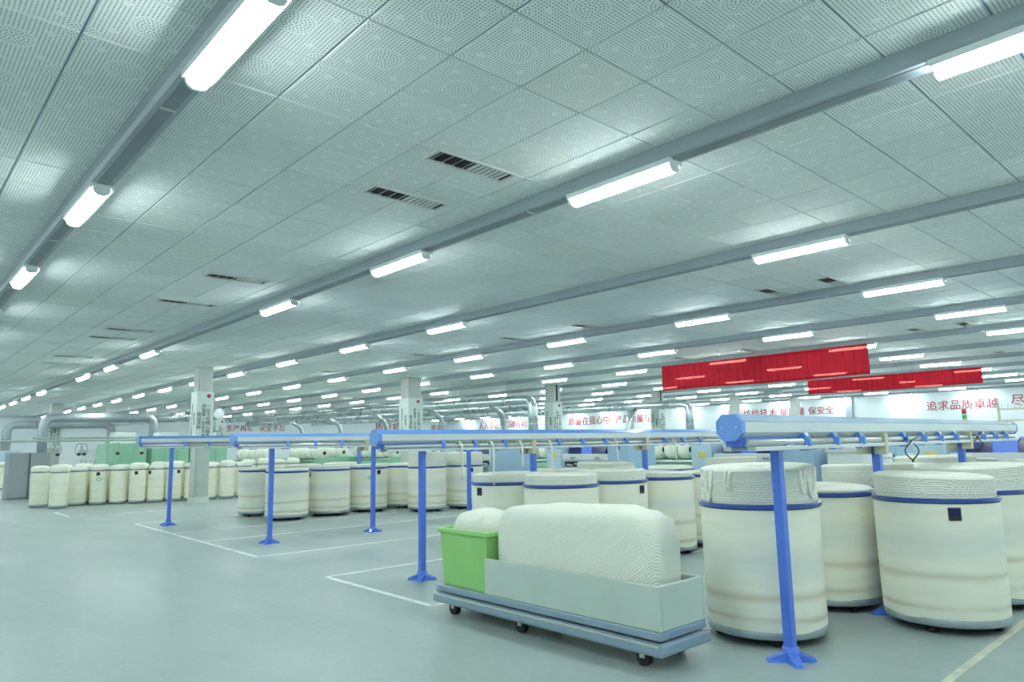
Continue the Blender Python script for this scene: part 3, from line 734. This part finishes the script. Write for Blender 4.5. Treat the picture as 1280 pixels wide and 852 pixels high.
# pin rack far right
t = thing('pin_rack', 'beige rack with a row of upright pins behind the tower light', 'rack', (20.5, 3.6, 0))
obj('rack_rail', MB().box(-.03, .03, -.9, 1.15, 2.12, 2.16), M['beige'], t); obj('rack_rail', MB().box(-.03, .03, -.9, 1.15, 1.85, 1.88), M['beige'], t)
for s in (-.9, 1.12): obj('rack_post', MB().box(-.03, .03, s, s + .05, 0, 2.3), M['beige'], t)
for k in range(16): obj('pin', MB().tube([(0, -.85 + k * .128, 2.16), (0, -.85 + k * .128, 2.27)], .01, 5), M['silver'], t)

# ------------------------------------------------------------------ combers with lap rolls
LS = 1.16
LAPM = MB().lathe([(.07, .0), (.19, .0), (.215, .02), (.22, .06), (.215, .15), (.22, .24), (.215, .28), (.19, .3), (.07, .3)], 22).mesh('lap', M['sliver'])
CORE = MB().lathe([(0, -.012), (.06, -.012), (.072, -.004), (.072, .304), (0, .304)], 14).mesh('core', M['core'])
for me in (LAPM, CORE): me.transform(Matrix.Rotation(-PI / 2, 4, 'X') @ Matrix.Diagonal((LS, LS, 1, 1)))
def comber(x, y0, n, lab, short, h=.94, m='green'):
    L = n * .46 + .3
    t = thing('combing_machine', lab, 'machine', (x, y0, 0), 0, 'green combing machines')
    obj('machine_body', MB().prism_y([(-.45, 0), (.55, 0), (.55, h + .1), (.3, h + .16), (0, h - .06), (-.45, h - .2)], .15, L - .15), M[m], t)
    for s in (0, L - .2): obj('end_box', MB().box(-.5, .6, s, s + .2, 0, h + .12, .015), M[m], t)
    obj('delivery_table', MB().box(-.7, -.45, .2, L - .2, h - .3, h - .25, .004), M['silver'], t)
    obj('roller', MB().tube([(-.02, .2, h + .0), (-.02, L - .2, h + .0)], .05, 10), M['silver'], t)
    obj('roller', MB().tube([(.24, .2, h + .13), (.24, L - .2, h + .13)], .04, 10), M['silver'], t)
    for k in range(n):
        r = thing('lap_roll', f'white cotton lap roll, {ORD[k+1]} from the near end {short}', 'roll', (x + .02, y0 + .28 + k * .46, h + .335), 0, 'lap rolls ' + short)
        obj('lap', LAPM, None, r); obj('core', CORE, None, r)
comber(17.5, 10.9, 6, 'green combing machine behind the second draw frame, white lap rolls on top', 'on the comber nearest the slogan side')
comber(17.5, 16.6, 6, 'green combing machine behind the third draw frame with large lap rolls', 'on the second comber')
comber(17.5, 22.0, 7, 'green combing machine seen between the heaped cans and posts', 'on the third comber')
comber(17.5, 26.6, 8, 'green combing machine in the middle distance behind the grey banded row', 'on the fourth comber')
comber(17.5, 31.4, 8, 'farthest green combing machine of the line under the long duct', 'on the fifth comber')
comber(12.0, 27.3, 7, 'green combing machine behind the cream cans right of the column', 'on the comber beside the column', .95)
comber(15.0, 28.6, 7, 'green combing machine behind the third creel rail end cap', 'on the comber behind third rail')
# green card machines on the left
def card(x, y, lab):
    t = thing('carding_machine', lab, 'machine', (x, y, 0), 0, 'green carding machines')
    obj('machine_body', MB().box(-.75, .75, 0, 1.6, 0, 1.85, .02), M['green'], t)
    for k in range(3): obj('door_panel', MB().box(-.7 + k * .48, -.26 + k * .48, -.02, .0, .25, 1.75, .006), M['green'], t)
    obj('feed_chute', MB().box(-.4, .4, .4, 1.2, 1.85, 2.3, .02), M['white_panel'], t)
    obj('base_rail', MB().box(-.78, .78, -.03, 1.62, 0, .12, .006), M['trunk_dark'], t)
card(7.9, 32.2, 'green carding machine behind the cream cans, nearest the grey ducts')
card(9.6, 32.2, 'green carding machine left of the poster column')
card(11.3, 32.4, 'green carding machine hidden partly by the poster column')
long_cabinet(4.6, 40.5, 44.0, 1.6, 'pale_blue', 'pale blue machine beyond the grey cabinets near the end wall', 4)
long_cabinet(9.4, 44.5, 49.0, 1.6, 'white_panel', 'white machine near the end wall behind the carding machines', 4)
# grey cabinets at the left
for n, (x, rz) in enumerate(((3.86, .12), (4.46, 0))):
    t = thing('grey_cabinet', f'tall grey steel cabinet, {("outer","inner")[n]} one of the pair left of the cream cans', 'cabinet', (x, 29.1, 0), rz)
    obj('cabinet_body', MB().box(-.29, .29, 0, .5, .02, 1.54, .008), M['grey_panel'], t)
    d = obj('door', MB().box(-.275, .275, -.018, 0, .06, 1.5, .004), M['grey_panel'], t)
    obj('handle', MB().box(.2, .22, -.035, -.018, .75, .9, .003), M['trunk_dark'], d)
# grey creel pipe with hanging hooks on the left
t = thing('grey_creel', 'thin grey overhead pipe on stands with hanging rings, behind the cream cans', 'rail', (0, 27, 0))
obj('pipe', MB().tube([(2.6, 0, 1.9), (9.2, .3, 1.93)], .035, 8), M['pipe_grey'], t)
obj('pipe', MB().tube([(4.0, .8, 2.0), (9.6, 1.1, 2.02)], .03, 8), M['pipe_grey'], t)
for x in (2.9, 6.0, 9.0): obj('stand', MB().tube([(x, .1, 0), (x, .1, 1.9)], .03, 8), M['pipe_grey'], t)
for x in (4.6, 5.2, 5.35, 6.35, 7.1, 8.1):
    obj('hanging_ring', MB().tube([(x + .10 * math.sin(a), .05, 1.62 + .2 * math.cos(a)) for a in [q * 2 * PI / 14 for q in range(15)]], .02, 6), M['pipe_grey'], t)
    obj('yarn_guide', MB().box(x - .05, x + .05, .0, .08, 1.42, 1.5, .01), M['black'], t)

# ------------------------------------------------------------------ air ducts
def bend(p, q, r, n=6):
    return p
def duct(pts, r, m, lab, rings=3.0, hang=True, seg=14):
    """polyline with rounded elbows"""
    P = [Vector(p) for p in pts]; path = [P[0]]; er = r * 2.2
    for i in range(1, len(P) - 1):
        a, b, c = P[i - 1], P[i], P[i + 1]; e = min(er, (b - a).length * .45, (c - b).length * .45)
        s, f = b + (a - b).normalized() * e, b + (c - b).normalized() * e
        for k in range(7):
            u = k / 6; path.append(s * (1 - u) ** 2 + b * 2 * u * (1 - u) + f * u * u)
    path.append(P[-1])
    t = thing('air_duct', lab, 'duct', P[0])
    o = Vector(P[0])
    obj('pipe', MB().tube([p - o for p in path], r, seg), M[m], t)
    for i in range(len(P) - 1):
        d = P[i + 1] - P[i]; n = int(d.length / rings)
        for k in range(n + 1):
            c = P[i] + d * ((k + .5) / (n + 1)) - o; dn = d.normalized() * .025
            obj('flange', MB().tube([c - dn, c + dn], r * 1.07, seg), M[m], t)
            if hang and abs(d.normalized().z) < .3: obj('hanger_rod', MB().tube([c + Vector((0, 0, r)), Vector((c.x, c.y, HZ - o.z + .01))], .008, 5), M['silver'], t)
duct([(17.5, 18.1, 1.3), (17.5, 18.1, 3.1), (17.5, 52, 3.45)], .165, 'duct', 'long silver air duct bending down behind the third column')
duct([(27, 17.9, 1.3), (27, 17.9, 3.15), (27, 54, 3.45)], .18, 'duct', 'long silver air duct bending down beside the fourth column')
duct([(21.6, 22.3, 3.2), (21.6, 54, 3.4)], .22, 'duct', 'straight silver air duct running between the two bent ones')
duct([(12.2, 34, 3.2), (12.2, 54, 3.45)], .25, 'duct', 'wide silver air duct behind the poster column')
duct([(6.15, 40, 1.2), (6.15, 40, 3.18), (11.0, 40, 3.28), (11.0, 40, 1.2)], .21, 'duct_grey', 'grey air duct shaped like a gate behind the cream cans')
duct([(4.9, 41.5, 1.2), (4.9, 41.5, 2.9), (9.4, 41.5, 2.92), (9.4, 41.5, 1.2)], .20, 'duct_grey', 'lower grey air duct like a gate near the end wall')
duct([(13.4, 39, 1.2), (13.4, 39, 3.2), (8.6, 43.5, 3.25), (8.6, 52, 3.3)], .18, 'duct_grey', 'grey air duct with elbow running to the end wall')
for n, y in enumerate((20.5, 24.5, 29.0, 33.5, 38.0)):
    duct([(17.62, y, 3.0), (18.3, y + .2, 2.7), (18.5, y + .3, 2.3), (18.5, y + .3, 0)], .11, 'duct', f'short branch duct dropping to the combers, {ORD[n+1]} along the line', 9, False, 10)
for n, y in enumerate((21.0, 26.0)):
    duct([(27.1, y, 3.0), (26.2, y - .3, 2.6), (26.0, y - .4, 1.4)], .13, 'duct', f'slanting branch duct from the far long duct, {ORD[n+1]} along it', 9, False, 10)
# ceiling loudspeakers / dark boxes near the slogan wall
for n, (x, y) in enumerate(((31.5, 16.2), (31.5, 11.6), (31.0, 10.9), (33, 6.2))):
    t = thing('ceiling_speaker', f'small dark box hanging under the ceiling near the slogan wall, {ORD[n+1]} from the banner side', 'speaker', (x, y, 0), 0, 'dark boxes under the far ceiling')
    obj('speaker_box', MB().box(-.25, .25, -.35, .35, HZ - .4, HZ - .16, .03), M['trunk_dark'], t); obj('speaker_bracket', MB().box(-.04, .04, -.04, .04, HZ - .17, HZ + .01), M['trunk'], t)

# ------------------------------------------------------------------ trolley in the aisle (white load, green tub)
def trolley():
    t = thing('can_trolley', 'low sage trolley with steel blue skirt and white cotton load in the aisle', 'trolley', (4.32, 4.5, 0))
    x0, x1, y0, y1 = -.28, .28, -1.5, 1.05
    obj('chassis', MB().box(x0, x1, y0, y1, .2, .26, .01), M['steel_blue'], t)
    obj('skirt', MB().box(x0 - .02, x1 + .02, y0 - .02, y1 + .02, .10, .19, .02), M['steel_blue'], t)
    obj('chrome_strip', MB().box(x0 - .028, x0 - .018, y0, y1, .165, .185, .002), M['chrome'], t)
    obj('side_panel', MB().box(x0, x0 + .03, y0, y1 - .72, .26, .56, .008), M['sage'], t)
    obj('side_panel', MB().box(x1 - .03, x1, y0, y1 - .72, .26, .56, .008), M['sage'], t)
    obj('end_panel', MB().box(x0 + .03, x1 - .03, y0, y0 + .03, .26, .56, .008), M['sage'], t)
    for sx in (-1, 1):
        for yy in (y0 + .2, -.05, y1 - .2):
            w = obj('wheel', MB().tube([(-.025, 0, 0), (.025, 0, 0)], .055, 16), M['black'], t, (sx * .2, yy, .056))
            obj('fork', MB().box(-.035, .035, -.02, .02, .0, .09), M['silver'], w)
    return t
trolley()
def tub():
    t = thing('green_tub', 'bright green open plastic tub on the end of the sage trolley', 'tub', (4.32, 5.17, .261))
    a, b, h = .25, .34, .50
    v = []
    for s, z in ((.9, 0), (1.0, h), (.93, h), (.84, .03)):
        v += [(-a * s, -b * s, z), (a * s, -b * s, z), (a * s, b * s, z), (-a * s, b * s, z)]
    f = [(3, 2, 1, 0), (12, 13, 14, 15)]
    for k in range(3):
        for q in range(4): f.append((k * 4 + q, k * 4 + (q + 1) % 4, k * 4 + 4 + (q + 1) % 4, k * 4 + 4 + q))
    obj('tub_body', MB().add(v, f), M['green_bin'], t)
    rm = MB()
    for q in ((-a - .02, a + .02, -b - .02, -b + .02), (-a - .02, a + .02, b - .02, b + .02), (-a - .02, -a + .02, -b + .02, b - .02), (a - .02, a + .02, -b + .02, b - .02)): rm.box(*q, h - .03, h + .01, .006)
    obj('tub_lip', rm, M['green_bin'], t)
tub()
def soft(name, sx, sy, sz, seed, amp=.06):
    rnd = random.Random(seed); bm = bmesh.new(); bmesh.ops.create_icosphere(bm, subdivisions=4, radius=1)
    p = [rnd.uniform(0, 6.28) for _ in range(6)]
    mb = MB()
    for q in bm.verts:
        c = q.co; e = .45
        x, y, z = [math.copysign(abs(k) ** e, k) for k in c]
        n = math.sin(3.1 * c.x + p[0] + 2 * c.y) * math.sin(4.3 * c.y + p[1]) + .6 * math.sin(7 * c.y + 3 * c.z + p[2]) * math.sin(5 * c.x + p[3]) + .3 * math.sin(17 * c.y + 8 * c.z + p[4])
        k = 1 + amp * n
        q.co = (x * sx * k, y * sy * (1 + (k - 1) * .3), sz + z * sz * (k if z > -.2 else 1))
    bm.verts.index_update(); mb.add([q.co[:] for q in bm.verts], [[q.index for q in f.verts] for f in bm.faces], True); bm.free(); return mb
o = obj('cotton_load', soft('load', .235, .86, .39, 3, .05), M['sliver'], None, (4.32, 3.93, .262)); tag(o, 'long soft white cotton load lying on the sage trolley', 'cotton')
o = obj('cotton_heap', soft('heap', .20, .27, .30, 5, .09), M['sliver'], None, (4.32, 5.17, .31)); tag(o, 'white cotton heap filling the green tub', 'cotton')
